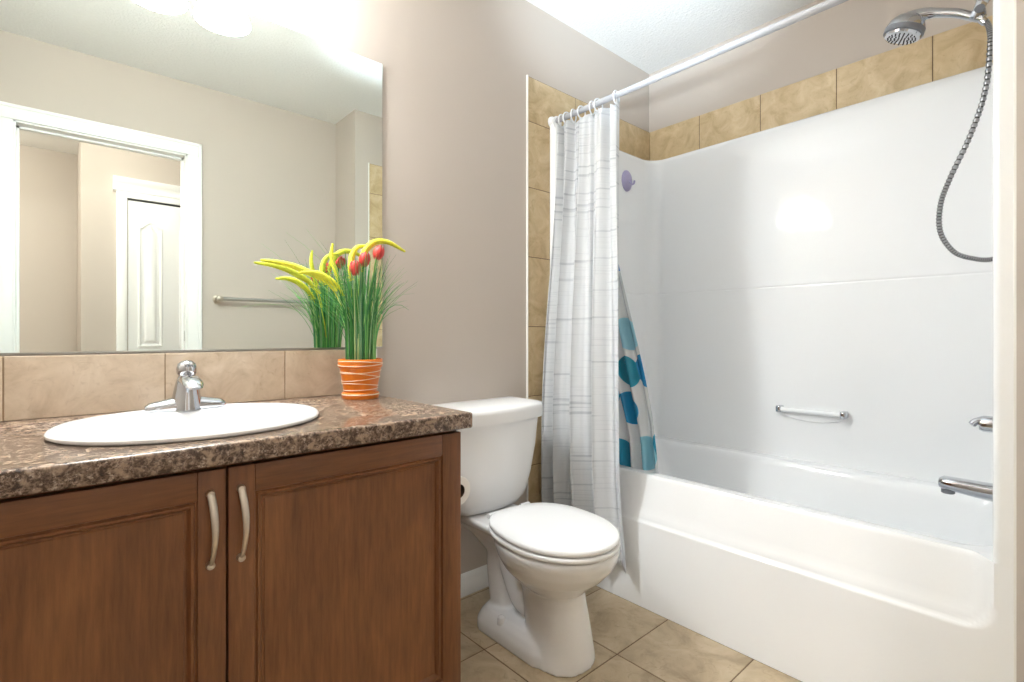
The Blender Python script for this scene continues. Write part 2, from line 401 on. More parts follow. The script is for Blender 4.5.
# ------------------------------------------------------------------ shower surround panels
sur = thing('shower_surround', 'tall glossy white three-sided shower wall panel above the tub', 'shower surround', (2.03, .855, .49))
path = []   # (x, y, inward normal)
def arc(cx, cy, r, a0, a1, k, sgn):
    for i in range(k + 1):
        a = a0 + (a1 - a0) * i / k
        path.append((cx + r * math.cos(a), cy + r * math.sin(a), sgn * math.cos(a), sgn * math.sin(a)))
YL, YR, XP = 1.575, .146, 2.432
path.append((XF, 1.6085, -1, 0)); path.append((XF, YL + .0165, -1, 0)); arc(XF + .015, YL + .015, .015, PI, 1.5 * PI, 6, 1)
for t in (.25, .5, .75): path.append((XF + .015 + (XP - .095 - XF) * t, YL, 0, -1))
arc(XP - .08, YL - .08, .08, PI / 2, 0, 10, -1)
for t in (.2, .4, .6, .8): path.append((XP, YL - .08 + (YR - YL + .16) * t, -1, 0))
arc(XP - .08, YR + .08, .08, 0, -PI / 2, 10, -1)
for t in (.25, .5, .75): path.append((XP - .08 + (XF + .095 - XP) * t, YR, 0, 1))
arc(XF + .015, YR - .015, .015, PI / 2, PI, 6, 1); path.append((XF, YR - .0165, -1, 0)); path.append((XF, YA, -1, 0))
prof = [(0, RIM - .001), (0, .6), (0, .9), (0, 1.222), (0, 1.232), (0, 1.236), (-.0018, 1.2385), (-.0018, 1.2405), (0, 1.243), (0, 1.247), (0, 1.257), (0, 1.5), (0, 1.8), (0, 1.93), (0, 1.947), (-.003, 1.960), (-.010, 1.968), (-.020, 1.971), (-.030, 1.971), (-.034, 1.968), (-.034, RIM - .001)]
bm = B(); loft(bm, [[Vector((x + nx * o * (1 if x > XF + .017 else (o if o < -.025 else 0) / (o or 1)), y + ny * o * (1 if x > XF + .017 or o < -.025 else 0), z)) for x, y, nx, ny in path] for o, z in prof + prof[:1]], False, False, False)
obj('wall_panel', bm, M['acrylic'], sur, 40)
# clear towel bar on the long wall
gb = thing('grab_bar', 'short clear bar with chrome ends on the long white shower wall', 'grab bar', (XP, .78, .692))
bm = B(); tube(bm, [(XP - .032, y, .692 + .0) for y in (.662, .70, .78, .86, .898)], .0105, 14); obj('bar', bm, M['clear'], gb)
for y in (.655, .905):
    bm = B(); box(bm, XP - .045, XP + .001, y - .011, y + .011, .676, .706, .006, 3); obj('end_cap', bm, M['chrome'], gb)
bm = B()
loft(bm, [[Vector((XP - d, .78 + yy * s, .668 + zz * s)) for yy, zz in [(.115 * math.cos(a), .024 * math.sin(a)) for a in [2 * PI * i / 32 for i in range(32)]]] for d, s in ((-.001, 1.0), (.006, .97), (.009, .9))], False, True)
obj('backing_pad', bm, M['acrylic'], gb)

# shower fittings on the end wall
SX = 2.05
arm = thing('shower_bracket', 'short chrome shower arm and swivel bracket high on the end wall', 'shower arm', (SX, YW, 2.04))
bm = B(); lathe(bm, [(0, 0), (.028, 0), (.027, .006), (.016, .012), (.012, .016)], (SX, YW, 2.04), 24, (0, 1, 0)); obj('flange', bm, M['chrome'], arm)
bm = B(); tube(bm, smooth_path([(SX, YW + .01, 2.04), (SX, YW + .06, 2.045), (SX, YW + .10, 2.028)], 6), .0095, 14); obj('pipe', bm, M['chrome'], arm)
bm = B()
lathe(bm, [(0, -.014), (.016, -.012), (.018, 0), (.016, .012), (.012, .018)], (SX, YW + .105, 2.02), 20, (0, .6, -.8))
lathe(bm, [(.011, 0), (.014, .004), (.014, .03), (.017, .034), (.017, .05), (.012, .055), (0, .056)], (SX, YW + .11, 2.014), 20, (0, .35, -.94))
obj('bracket', bm, M['chrome'], arm)
bm = B(); tube(bm, [(SX - .018, YW + .115, 1.985), (SX + .018, YW + .115, 1.985)], .012, 14); obj('pivot', bm, M['grey'], arm)

sh = thing('handheld_shower', 'chrome handheld shower head with a long ribbed hose looping down', 'shower head', (SX, .30, 2.0))
bm = B()
hp = smooth_path([(SX, .198, 1.958), (SX, .222, 1.975), (SX, .258, 2.002), (SX, .298, 2.022), (SX, .335, 2.036), (SX, .378, 2.040)], 6)
tube(bm, hp, [.0125 + .003 * sm(i / (len(hp) - 1)) + .007 * sm((i / (len(hp) - 1) - .6) / .4) for i in range(len(hp))], 16); obj('handle', bm, M['chrome'], sh)
bm = B(); ax = Vector((-.06, .30, -.95)).normalized(); hc = Vector((SX, .380, 2.028))
lathe(bm, [(0, -.024), (.020, -.023), (.037, -.015), (.048, -.002), (.0525, .010), (.0535, .020)], hc, 36, ax); obj('head_shell', bm, M['chrome'], sh)
bm = B(); lathe(bm, [(.052, .018), (.0555, .020), (.0555, .036), (.051, .039)], hc, 36, ax, cap0=False, cap1=False); obj('head_ring', bm, M['grey'], sh)
bm = B(); lathe(bm, [(.051, .036), (.048, .046), (.040, .049), (.0, .049)], hc, 36, ax); face = obj('spray_face', bm, M['chrome'], sh)
q = Vector((0, 0, 1)).rotation_difference(ax)
bm = B()
for r, cnt in ((0, 1), (.010, 6), (.020, 12), (.030, 16), (.038, 20)):
    for i in range(cnt):
        a = 2 * PI * i / cnt; p = hc + q @ Vector((r * math.cos(a), r * math.sin(a), .048)); lathe(bm, [(.0023, 0), (.002, .003), (0, .0034)], p, 8, ax)
obj('nozzles', bm, M['dark'], face)
hose_pts = smooth_path([(SX, .200, 1.955), (SX + .002, .188, 1.935), (SX + .006, .184, 1.88), (SX + .006, .195, 1.746), (SX + .004, .228, 1.622), (SX, .274, 1.503), (SX, .297, 1.424), (SX, .297, 1.34), (SX, .264, 1.274), (SX, .217, 1.248), (SX, .180, 1.243), (SX + .004, .155, 1.262), (SX + .004, .150, 1.32)], 34)
bm = B(); tube(bm, hose_pts, [.0080 if (i % 4) < 2 else .0062 for i in range(len(hose_pts))], 10)
bm.faces.ensure_lookup_table()
for fi, f in enumerate(bm.faces): f.material_index = 1 if (fi // 10) % 4 in (2,) else 0
obj('hose', bm, [M['hose'], M['dark']], sh, 60)
bm = B(); tube(bm, [(SX, .206, 1.962), (SX, .194, 1.945)], .0105, 14); obj('hose_nut', bm, M['chrome'], sh)

vl = thing('shower_valve', 'chrome lever valve on the end wall, above the tub spout', 'faucet', (SX, YR, .757))
bm = B(); lathe(bm, [(0, 0), (.075, 0), (.074, .004), (.06, .008), (.03, .010)], (SX, YR, .745), 36, (0, 1, 0)); obj('escutcheon', bm, M['chrome'], vl)
bm = B(); lathe(bm, [(.022, 0), (.024, .01), (.024, .045), (.020, .055), (0, .058)], (SX, YR + .006, .757), 24, (0, 1, 0)); obj('hub', bm, M['chrome'], vl)
bm = B(); tube(bm, smooth_path([(SX, YR + .045, .762), (SX - .008, YR + .065, .764), (SX - .014, YR + .078, .752)], 5), [.012] * 5 + [.010] * 5 + [.008], 12); obj('lever', bm, M['chrome'], vl)
sp = thing('tub_spout', 'long chrome tub spout on the end wall, below the valve', 'tub spout', (SX, YR, .56))
def sect(y, z, w_, h, r=.011):
    return [Vector((SX + p.x, y, z + p.y)) for p in rrect(-w_, w_, -h, h, min(r, h * .95), 0, 5)]
bm = B(); loft(bm, [sect(YR, .557, .030, .026, .02), sect(YR + .05, .558, .029, .024, .02), sect(YR + .11, .562, .027, .020, .016), sect(YR + .145, .564, .026, .018, .014), sect(YR + .153, .564, .022, .013, .012)]); obj('spout_body', bm, M['chrome'], sp)
bm = B(); lathe(bm, [(.017, 0), (.017, -.022), (.014, -.024), (0, -.022)], (SX, YR + .133, .556), 20); obj('outlet', bm, M['grey'], sp)

# lavender suction hook
bm = B()
loft(bm, [[Vector((2.196 + .042 * s * math.cos(a), YL - d, 1.817 + .055 * s * math.sin(a))) for a in [2 * PI * i / 24 for i in range(24)]] for d, s in ((-.0005, 1), (.006, .97), (.013, .8), (.018, .5))], False, True)
hk = thing('suction_hook', 'small lavender oval suction hook on the shower wall beside the curtain', 'hook', (2.196, YL, 1.817))
obj('cup', bm, M['purple'], hk)
bm = B(); tube(bm, smooth_path([(2.196, YL - .016, 1.815), (2.198, YL - .030, 1.795), (2.206, YL - .038, 1.797), (2.210, YL - .040, 1.812)], 5), .005, 8); obj('prong', bm, M['purple'], hk)

# ------------------------------------------------------------------ curtain rod, rings, curtain, liner
RX, RZ = 1.68, 1.986
rod = thing('curtain_rod', 'long white shower curtain rod running across above the tub', 'curtain rod', (RX, .855, RZ))
bm = B(); tube(bm, [(RX, YW + .012, RZ), (RX, .855, RZ), (RX, D - .012, RZ)], .0122, 18); obj('rod', bm, M['rod'], rod)
for y, s in ((YW + .008, 1), (D - .008, -1)):
    bm = B(); lathe(bm, [(0, 0), (.027, 0), (.026, .008), (.019, .014), (.018, .03), (.014, .032)], (RX, y, RZ), 24, (0, s, 0)); obj('end_flange', bm, M['white_plastic'], rod)
ring_y = [1.254, 1.346, 1.378, 1.437, 1.482, 1.520, 1.552, 1.580]
ring_lab = ['white curtain ring at the open edge of the curtain, nearest the camera', 'second white curtain ring from the open curtain edge', 'third white curtain ring from the open curtain edge', 'fourth white curtain ring from the open curtain edge',
            'fifth white curtain ring from the open curtain edge', 'third white curtain ring from the tiled wall', 'second white curtain ring from the tiled wall', 'white curtain ring closest to the tiled wall']
bm = B(); RR = .0245
pts = [(0 + RR * .93 * math.sin(a) , 0, -.009 + RR * 1.08 * math.cos(a)) for a in [2 * PI * i / 28 for i in range(28)]]
pts.append(pts[0]); tube(bm, pts, .0032, 8, False)
r0 = obj('curtain_ring', bm, M['white_plastic'])
for i, y in enumerate(ring_y):
    o = r0 if i == 0 else r0.copy()
    if i: COL.objects.link(o)
    o.location = (RX, y, RZ); o.rotation_euler = (0, 0, [.12, -.2, .15, -.1, .2, -.15, .1, -.1][i])
    tag(o, ring_lab[i], 'curtain ring', 'white rings on the shower curtain rod')

def drape(name, nu, nv, fx, th):
    """fx(u, v) -> (x, y, z); v = 0 top; UV: u = arc length at mid height, v = height"""
    bm = B(); uvl = bm.loops.layers.uv.new('UVMap')
    G = [[Vector(fx(i / nu, j / nv)) for i in range(nu + 1)] for j in range(nv + 1)]
    mid = G[nv // 2]; arcl = [0]
    for a, b in zip(mid, mid[1:]): arcl.append(arcl[-1] + (b - a).length)
    V = [[bm.verts.new(p) for p in r] for r in G]
    for j in range(nv):
        for i in range(nu):
            f = bm.faces.new((V[j][i], V[j][i + 1], V[j + 1][i + 1], V[j + 1][i]))
            for lp, (a, b) in zip(f.loops, ((i, j), (i + 1, j), (i + 1, j + 1), (i, j + 1))): lp[uvl].uv = (arcl[a], G[b][a].z)
    o = obj(name, bm, M['cloth'], None, 0, False)
    for p in o.data.polygons: p.use_smooth = True
    md = o.modifiers.new('thickness', 'SOLIDIFY'); md.thickness = th; md.offset = 0
    return o
def edge_y(z):     # open edge of the curtain
    return 1.229 - .062 * sm((1.95 - z) / 1.6) - .03 * sm((.5 - z) / .4)
def curtain(u, v):
    z = 1.962 - 1.83 * v
    y1 = 1.598; y0 = edge_y(z)
    cx = RX - .004 - .078 * sm((1.96 - z) / 1.45)
    # broad flat fold by the open edge, tighter folds towards the wall
    t = u ** .75
    k = sm(v * 2.2)
    ph = 2 * PI * (4.6 * t + .15) + .7 * math.sin(2.4 * v + 3 * u) * sm(v * 2)
    amp = (.013 + .022 * sm(v * 1.5)) * (.6 + .4 * sm((1 - u) / .25))
    w_ = math.sin(ph); w_ = math.copysign(abs(w_) ** .8, w_)
    x = cx + amp * w_ + (.010 - .006 * k) * math.sin(2 * PI * 10.5 * t + 1) + (.009 * math.sin(2 * ph + 1.3 + 2 * v) + .004 * math.sin(3.7 * ph + 1)) * (1 - .5 * v)
    x += .026 * (1 - u) ** 1.5 * (1 - .6 * v)
    # pinch scallops between rings along the top hem
    zt = z - .012 * (1 - v) ** 30 * (.5 - .5 * math.cos(2 * PI * 8 * t))
    y = y1 + (y0 - y1) * (u + .018 * math.sin(2 * ph) * sm(v * 3))
    lim = 1.612 - .5 * 0
    if z < .52: x = min(x, 1.630)
    return (x, min(y, 1.604), zt)
cur = drape('shower_curtain', 220, 90, curtain, .0012)
tag(cur, 'white cloth shower curtain with thin grey stripes, gathered beside the toilet', 'shower curtain')
def liner(u, v):
    z = 1.95 - 1.70 * v
    y0 = 1.345 - .205 * sm((1.75 - z) / 1.35) - .02 * sm((.6 - z) / .4)
    cx = RX + .040 + .085 * sm((1.9 - z) / 1.35)
    ph = 2 * PI * 5.5 * u + 1.0 + .8 * math.sin(2 * v)
    x = cx + (.012 + .012 * v) * math.sin(ph) * sm((1 - u) / .2 + .25)
    return (x, min(1.565 - .115 * sm((.9 - z) / .35) + (y0 - 1.565 + .115 * sm((.9 - z) / .35)) * u, 1.565), z)
lin_o = drape('shower_liner', 120, 70, liner, .0008); lin_o.data.materials[0] = M['vinyl']
tag(lin_o, 'clear plastic shower liner with blue dots hanging inside the tub', 'shower liner')

# ------------------------------------------------------------------ vanity cabinet
CF = 1.045; VX0, VX1 = -.295, .760; VC = .232
van = thing('vanity_cabinet', 'brown stained wooden vanity cabinet with two framed doors below the sink', 'cabinet', (VC, 1.34, 0))
bm = B()
box(bm, VX0, VX1, CF + .022, D - .001, .10, .640, .001, 1); box(bm, VX0, VX0 + .018, CF + .022, D - .001, .64, .7855); box(bm, VX1 - .018, VX1, CF + .022, D - .001, .64, .7855)
box(bm, VX0, VX1, CF + .022, CF + .040, .64, .7855); box(bm, VX0, VX1, CF + .09, D - .02, 0, .10)
obj('carcass', bm, M['wood'], van)
def vdoor(x0, x1, z0, z1, hx, fl, fr):
    bm = B(); y0, y1 = CF, CF + .020; fw = .052
    # stiles (vertical grain), rails (horizontal grain), inner moulding and flat panel
    box(bm, x0, x0 + fl, y0, y1, z0, z1, .0022, 2, 0); box(bm, x1 - fr, x1, y0, y1, z0, z1, .0022, 2, 0)
    box(bm, x0 + fl, x1 - fr, y0, y1, z1 - fw, z1, .0022, 2, 1); box(bm, x0 + fl, x1 - fr, y0, y1, z0, z0 + fw, .0022, 2, 1)
    a, b, c, d = x0 + fl, x1 - fr, z0 + fw, z1 - fw
    def rect(i, y): return [Vector((a + i, y, c + i)), Vector((b - i, y, c + i)), Vector((b - i, y, d - i)), Vector((a + i, y, d - i))]
    loft(bm, [rect(-.001, y0 + .002), rect(.0015, y0 + .0055), rect(.0035, y0 + .0055), rect(.0055, y0 + .0025), rect(.0095, y0 + .0030), rect(.0130, y0 + .0075), rect(.0150, y0 + .012), rect(.0185, y0 + .012), rect(.0195, y0 + .0105)], False, True, True, 0)
    dr = obj('door', bm, [M['wood'], M['wood_h']], van, 30)
    bm = B(); pts = []; n_ = 20
    for i in range(n_ + 1):
        t = i / n_; pts.append((hx + .0035 * math.sin(PI * t) * (1 if hx > VC else 1), y0 - .004 - .022 * math.sin(PI * t) ** .8, .604 + .134 * t))
    rad = [.0042 + .0026 * sm(i / n_ * 1.15) for i in range(n_ + 1)]
    tube(bm, pts, rad, 12, flat=.62)
    for z in (.607, .735): lathe(bm, [(.0075, 0), (.007, .008), (.006, .010)], (hx, y0, z), 14, (0, -1, 0))
    obj('handle', bm, M['nickel'], dr)['label'] = 'brushed nickel bow handle'
vdoor(VX0 + .003, VC - .0022, .125, .776, .204, .055, .045)
vdoor(VC + .0022, VX1 - .001, .125, .776, .254, .045, .055)

# toilet paper on the cabinet side
tp_y, tp_z, tp_x = 1.10, .606, .792
bm = B()
lathe(bm, [(.019, 0), (.037, 0), (.0385, .002), (.0385, .098), (.037, .10), (.019, .10)], (tp_x, tp_y, tp_z), 36, (0, 1, 0), cap0=False, cap1=False)
tpr = thing('toilet_paper_roll', 'partly used white toilet paper roll behind the cabinet corner', 'toilet paper', (tp_x, tp_y + .05, tp_z)); obj('paper', bm, M['paper'], tpr)
bm = B(); lathe(bm, [(.0192, .0005), (.0180, .0005), (.0180, .0995), (.0192, .0995)], (tp_x, tp_y, tp_z), 30, (0, 1, 0), cap0=False, cap1=False); obj('core', bm, M['card'], tpr)
tph = thing('toilet_paper_holder', 'small metal toilet paper holder fixed to the side of the cabinet', 'toilet paper holder', (VX1, tp_y + .05, tp_z))
for y in (tp_y + .112,):
    bm = B(); lathe(bm, [(0, 0), (.02, 0), (.02, .005), (.009, .009), (.009, tp_x - VX1 + .006)], (VX1, y, tp_z), 18, (1, 0, 0)); obj('post', bm, M['steel'], tph)
bm = B(); tube(bm, [(tp_x, tp_y + .116, tp_z), (tp_x, tp_y + .004, tp_z)], .007, 12); obj('spindle', bm, M['dark'], tph)

# ------------------------------------------------------------------ countertop with an oval cut-out
SKX, SKY, SA, SB = .230, 1.287, .249, .212
ct = B(); box(ct, VX0 - .012, .779, 1.020, D - .0005, .7865, .826, .006, 3)
cto = obj('countertop', ct, M['laminate'])
cb = B(); lathe(cb, [(1, -.1), (1, .1)], (0, 0, 0), 64)
for v_ in cb.verts: v_.co = Vector((SKX + v_.co.x * (SA - .022), SKY + v_.co.y * (SB - .022), .81 + v_.co.z))
cbo = obj('cutter', cb, M['laminate'])
md = cto.modifiers.new('hole', 'BOOLEAN'); md.operation = 'DIFFERENCE'; md.object = cbo; md.solver = 'EXACT'
evaluated(cto); bpy.data.objects.remove(cbo)
tag(cto, 'speckled brown laminate countertop on the wooden vanity', 'countertop')
# tile splash
bm = B(); gx = [VX0 - .012, -.092, .211, .514, .812]
for a, b in zip(gx, gx[1:]): box(bm, a + .0012, b - .0012, D - .009, D - .0002, .8265, .972, .0015, 2)
box(bm, gx[0], gx[-1] - .002, D - .0075, D - .0002, .8265, .971, mi=1)
box(bm, gx[-1] - .0012, gx[-1] + .004, D - .0105, D - .0002, .8265, .973, .001, 1, 2)
tag(obj('tile_backsplash', bm, [M['btile'], M['grout_l'], M['edge']], None, 0), 'single row of beige stone tiles between the countertop and mirror', 'backsplash')

# ------------------------------------------------------------------ sink and faucet
sk = thing('sink', 'oval white ceramic drop-in sink in the speckled countertop', 'sink', (SKX, SKY, .826))
def ell(a, b, z, dy=0): return [Vector((SKX + a * math.cos(t), SKY + dy + b * math.sin(t), z)) for t in [2 * PI * i / 72 for i in range(72)]]
bm = B()
loft(bm, [ell(SA - .004, SB - .004, .8262), ell(SA, SB, .829), ell(SA + .001, SB + .001, .834), ell(SA - .003, SB - .003, .840), ell(SA - .012, SB - .011, .8435), ell(SA - .028, SB - .026, .8435),
          ell(.212, .150, .8420, -.028), ell(.203, .142, .838, -.028), ell(.196, .136, .826, -.028), ell(.185, .126, .79, -.028), ell(.160, .106, .745, -.025), ell(.115, .075, .715, -.02), ell(.05, .04, .704, -.015), ell(.02, .02, .703, -.015)], False, True)
loft(bm, [ell(SA - .004, SB - .004, .8262), ell(SA - .026, SB - .026, .8262), ell(.208, .15, .80, -.02), ell(.17, .116, .735, -.02), ell(.05, .045, .695, -.015)], False, True)
obj('basin', bm, M['ceramic'], sk, 40)
bm = B(); lathe(bm, [(0, .7035), (.022, .7035), (.022, .7055), (.014, .7065), (.0, .706)], (SKX, SKY - .015, 0), 24); obj('drain', bm, M['chrome'], sk)
FX, FY, FZ = .230, 1.432, .8432
fa = thing('faucet', 'chrome single-post faucet with flared wings behind the sink bowl', 'faucet', (FX, FY, FZ))
bm = B()
def fsec(x, hw, hh, zc): return [Vector((x, FY + hw * math.cos(a), max(FZ, zc + hh * math.sin(a)))) for a in [2 * PI * i / 20 for i in range(20)]]
secs = []
for i in range(21):
    t = -1 + 2 * i / 20; a = abs(t); e = 1 if a < .95 else .62
    secs.append(fsec(FX + .082 * t, (.027 - .009 * a ** 2) * e, (.033 - .019 * a ** .8) * e, FZ + .004))
loft(bm, secs); obj('base_wings', bm, M['chrome'], fa)
bm = B()
def col(z, rx, ry, dy=0): return [Vector((FX + rx * math.cos(a), FY + dy + ry * math.sin(a), z)) for a in [2 * PI * i / 28 for i in range(28)]]
loft(bm, [col(FZ, .037, .036), col(FZ + .006, .0355, .035), col(FZ + .03, .0295, .030, -.002), col(FZ + .055, .0245, .025, -.004), col(FZ + .072, .0205, .021, -.005), col(FZ + .080, .017, .018, -.005)])
obj('column', bm, M['chrome'], fa)
bm = B()
def spsec(y, z, wx, h): return [Vector((FX + wx * math.cos(a), y, z + (h if math.sin(a) > 0 else h * .45) * math.sin(a))) for a in [2 * PI * i / 20 for i in range(20)]]
loft(bm, [spsec(FY - .004, FZ + .064, .016, .014), spsec(FY - .03, FZ + .070, .021, .016), spsec(FY - .06, FZ + .069, .0215, .015), spsec(FY - .09, FZ + .064, .0205, .012), spsec(FY - .105, FZ + .058, .015, .008), spsec(FY - .111, FZ + .056, .009, .004)])
obj('spout', bm, M['chrome'], fa)
bm = B()
lathe(bm, [(.012, .074), (.016, .078), (.0205, .086), (.0215, .097), (.0185, .108), (.011, .1145), (0, .1165)], (FX, FY - .004, FZ), 28); cap = obj('handle_knob', bm, M['chrome'], fa)
bm = B(); tube(bm, smooth_path([(FX, FY - .012, FZ + .102), (FX, FY - .030, FZ + .106), (FX, FY - .046, FZ + .111)], 5), [.007] * 5 + [.006] * 5 + [.005], 12, flat=.6); obj('lever', bm, M['chrome'], cap)

# ------------------------------------------------------------------ mirror
mi = thing('wall_mirror', 'large frameless wall mirror above the vanity', 'mirror', (.27, D, .972))
bm = B(); MX0, MX1, MZ0, MZ1 = XW + .006, .838, .978, 1.957
box(bm, MX0, MX1, D - .0060, D - .0008, MZ0, MZ1, .0006, 1)
for f in bm.faces: f.material_index = 0 if abs(f.normal.y + 1) < .01 else 1
g = obj('glass', bm, [M['mirror'], M['mirror_edge']], mi, 20)
bm = B(); loft(bm, [[Vector((x, D - a, z)) for a, z in ((.0002, .9755), (.0078, .9755), (.0078, .9798), (.0068, .9798), (.0066, .9780), (.0002, .9778))] for x in (MX0, MX1)]); obj('bottom_channel', bm, M['steel'], mi, 20)

# ------------------------------------------------------------------ vanity light over the mirror
LX, LZ = .205, 2.142
vlgt = thing('vanity_light', 'three-shade vanity light glowing above the mirror', 'wall light', (LX, D, LZ))
bm = B(); box(bm, LX - .26, LX + .26, D - .022, D - .0005, LZ - .045, LZ + .045, .01, 3); obj('back_plate', bm, M['nickel'], vlgt)
for dx in (-.165, 0, .165):
    x = LX + dx; y = D - .115
    bm = B(); tube(bm, smooth_path([(x, D - .02, LZ), (x, D - .07, LZ + .012), (x, y, LZ + .01), (x, y, LZ - .02)], 6), .007, 12); obj('arm', bm, M['nickel'], vlgt)
    bm = B(); lathe(bm, [(0, LZ - .012), (.02, LZ - .014), (.024, LZ - .03), (.024, LZ - .038)], (x, y, 0), 24); obj('socket', bm, M['nickel'], vlgt)
    bm = B()
    lathe(bm, [(.022, LZ - .034), (.030, LZ - .05), (.042, LZ - .085), (.055, LZ - .125), (.069, LZ - .160), (.075, LZ - .176), (.074, LZ - .180), (.066, LZ - .176), (.05, LZ - .170), (0, LZ - .166)], (x, y, 0), 36)
    obj('shade', bm, M['shade'], vlgt, 50)

# ------------------------------------------------------------------ potted flowers
PX, PY, PZ = .698, 1.487, .8262
pl = thing('potted_flowers', 'orange pot of artificial grass with red tulips and yellow plumes on the countertop', 'plant', (PX, PY, PZ))
bm = B()
lathe(bm, [(0, .0), (.058, 0), (.060, .003), (.061, .016), (.058, .019), (.053, .020), (.054, .024), (.0600, .055), (.0665, .090), (.067, .094), (.0705, .095), (.0715, .098), (.0725, .118), (.071, .1205), (.067, .120), (.065, .112), (.062, .100), (0, .098)], (PX, PY, PZ), 48)
for v_ in bm.verts: v_.co.x = PX + (v_.co.x - PX) * .92; v_.co.y = PY + (v_.co.y - PY) * .92
pot = obj('pot', bm, M['pot'], pl, 40)
def pot_r(h): return .0545 + (h - .024) * (.0125 / .066) if h < .092 else .0722
bm = B()
for z0, z1, ph in ((.110, .100, 0), (.104, .115, .6), (.088, .078, 1.0), (.062, .082, 2.2), (.066, .054, 2.9), (.034, .048, .8), (.030, .026, 4.0)):
    pts = []
    for i in range(49):
        a = 2 * PI * i / 48; h = (z0 + z1) / 2 + (z1 - z0) / 2 * math.cos(a - 3.9 + ph * .3); h = max(.024, min(.116, h)); r = pot_r(h) * .92 + .0006
        pts.append((PX + r * math.cos(a), PY + r * math.sin(a), PZ + h))
    tube(bm, pts, .0011, 6, False)
lathe(bm, [(.0555, .011), (.0568, .0125), (.0568, .0145), (.0555, .016)], (PX, PY, PZ), 40, cap0=False, cap1=False)
obj('string_wrap', bm, M['string'], pot)
bm = B(); lathe(bm, [(0, .1), (.058, .1), (.052, .107), (.03, .110), (0, .111)], (PX, PY, PZ), 28); obj('soil', bm, M['soil'], pl)
bm = B(); R_ = random.Random(3)
def clampy(p): p.y = min(p.y, D - .014); return p
def blade(x, y, ang, H, lean, droop, r0=.0021):
    base = Vector((x, y, PZ + .104)); pts = []; d = Vector((math.cos(ang), math.sin(ang), 0)); n_ = 9
    for i in range(n_ + 1):
        t = i / n_; pts.append(clampy(base + d * (lean * t ** 2.2) + Vector((0, 0, H * t - droop * t ** 4))))
    tube(bm, pts, [r0 * (1 - .82 * (i / n_) ** 2) for i in range(n_ + 1)], 4, True, flat=.35)
for i in range(190):                                   # dense upright core
    a = R_.uniform(0, 2 * PI); r = .046 * math.sqrt(R_.random())
    blade(PX + r * math.cos(a), PY + r * math.sin(a) * .8, a + R_.uniform(-.6, .6), R_.uniform(.22, .345), R_.uniform(.0, .055), 0, R_.uniform(.0016, .0028))
for i in range(70):                                    # looser fan
    a = R_.choice((R_.uniform(2.4, 4.2), R_.uniform(-1.0, .6))); r = .035 * R_.random()
    blade(PX + r * math.cos(a), PY + r * math.sin(a), a, R_.uniform(.22, .36), R_.uniform(.07, .17), R_.uniform(0, .05), .0011)
for a, H, L, dr in ((3.3, .30, .26, .12), (3.6, .37, .18, .02), (2.9, .40, .16, 0), (3.05, .42, .22, .04), (-.25, .26, .14, .06), (.1, .35, .12, .03), (-.5, .30, .16, .08)):
    blade(PX, PY - .01, a, H, L, dr, .0009)            # hair-thin arching blades
blade(.735, 1.47, -.15, .30, .115, .13, .0024)
gr = obj('grass_blades', bm, M['grass'], pl, 60); gr['kind'] = 'stuff'
def plume(pts, r=.0085):
    p = smooth_path(pts, 12); n_ = len(p) - 1; bm = B()
    k0 = int(n_ * .38)
    tube(bm, p[:k0 + 2], .0012, 6)
    q_ = p[k0:]; m_ = len(q_) - 1
    tube(bm, q_, [r * (.25 + .75 * sm(i / m_ * 3.5)) * (1 - .75 * (i / m_) ** 3) * (1 + .16 * (i % 2)) for i in range(m_ + 1)], 10)
    for i in range(0, m_, 1):                          # bristles
        for k in range(9):
            a = R_.uniform(0, 2 * PI); d = Vector((math.cos(a), math.sin(a) * .7, R_.uniform(-.3, .8))).normalized() * r * R_.uniform(1.05, 1.6) * (1 - .6 * i / m_)
            tube(bm, [q_[i], q_[i] + d], [.0016, .0005], 4)
    obj('plume', bm, M['plume'], pl, 60)
b0 = (PX, PY, PZ + .10)
plume([b0, (.672, 1.52, 1.06), (.628, 1.550, 1.172), (.560, 1.570, 1.214), (.500, 1.577, 1.232), (.438, 1.580, 1.236)], .0095)
plume([b0, (.668, 1.49, 1.07), (.640, 1.495, 1.150), (.598, 1.50, 1.190), (.560, 1.505, 1.203), (.520, 1.51, 1.200)], .009)
plume([b0, (.692, 1.49, 1.10), (.700, 1.49, 1.235), (.730, 1.488, 1.302), (.785, 1.485, 1.318), (.850, 1.480, 1.293)], .0095)
plume([b0, (.680, 1.50, 1.10), (.672, 1.50, 1.20), (.676, 1.50, 1.26), (.695, 1.505, 1.292), (.730, 1.51, 1.303)], .0085)
plume([b0, (.672, 1.51, 1.10), (.640, 1.525, 1.20), (.625, 1.53, 1.26), (.628, 1.53, 1.30)], .0065)
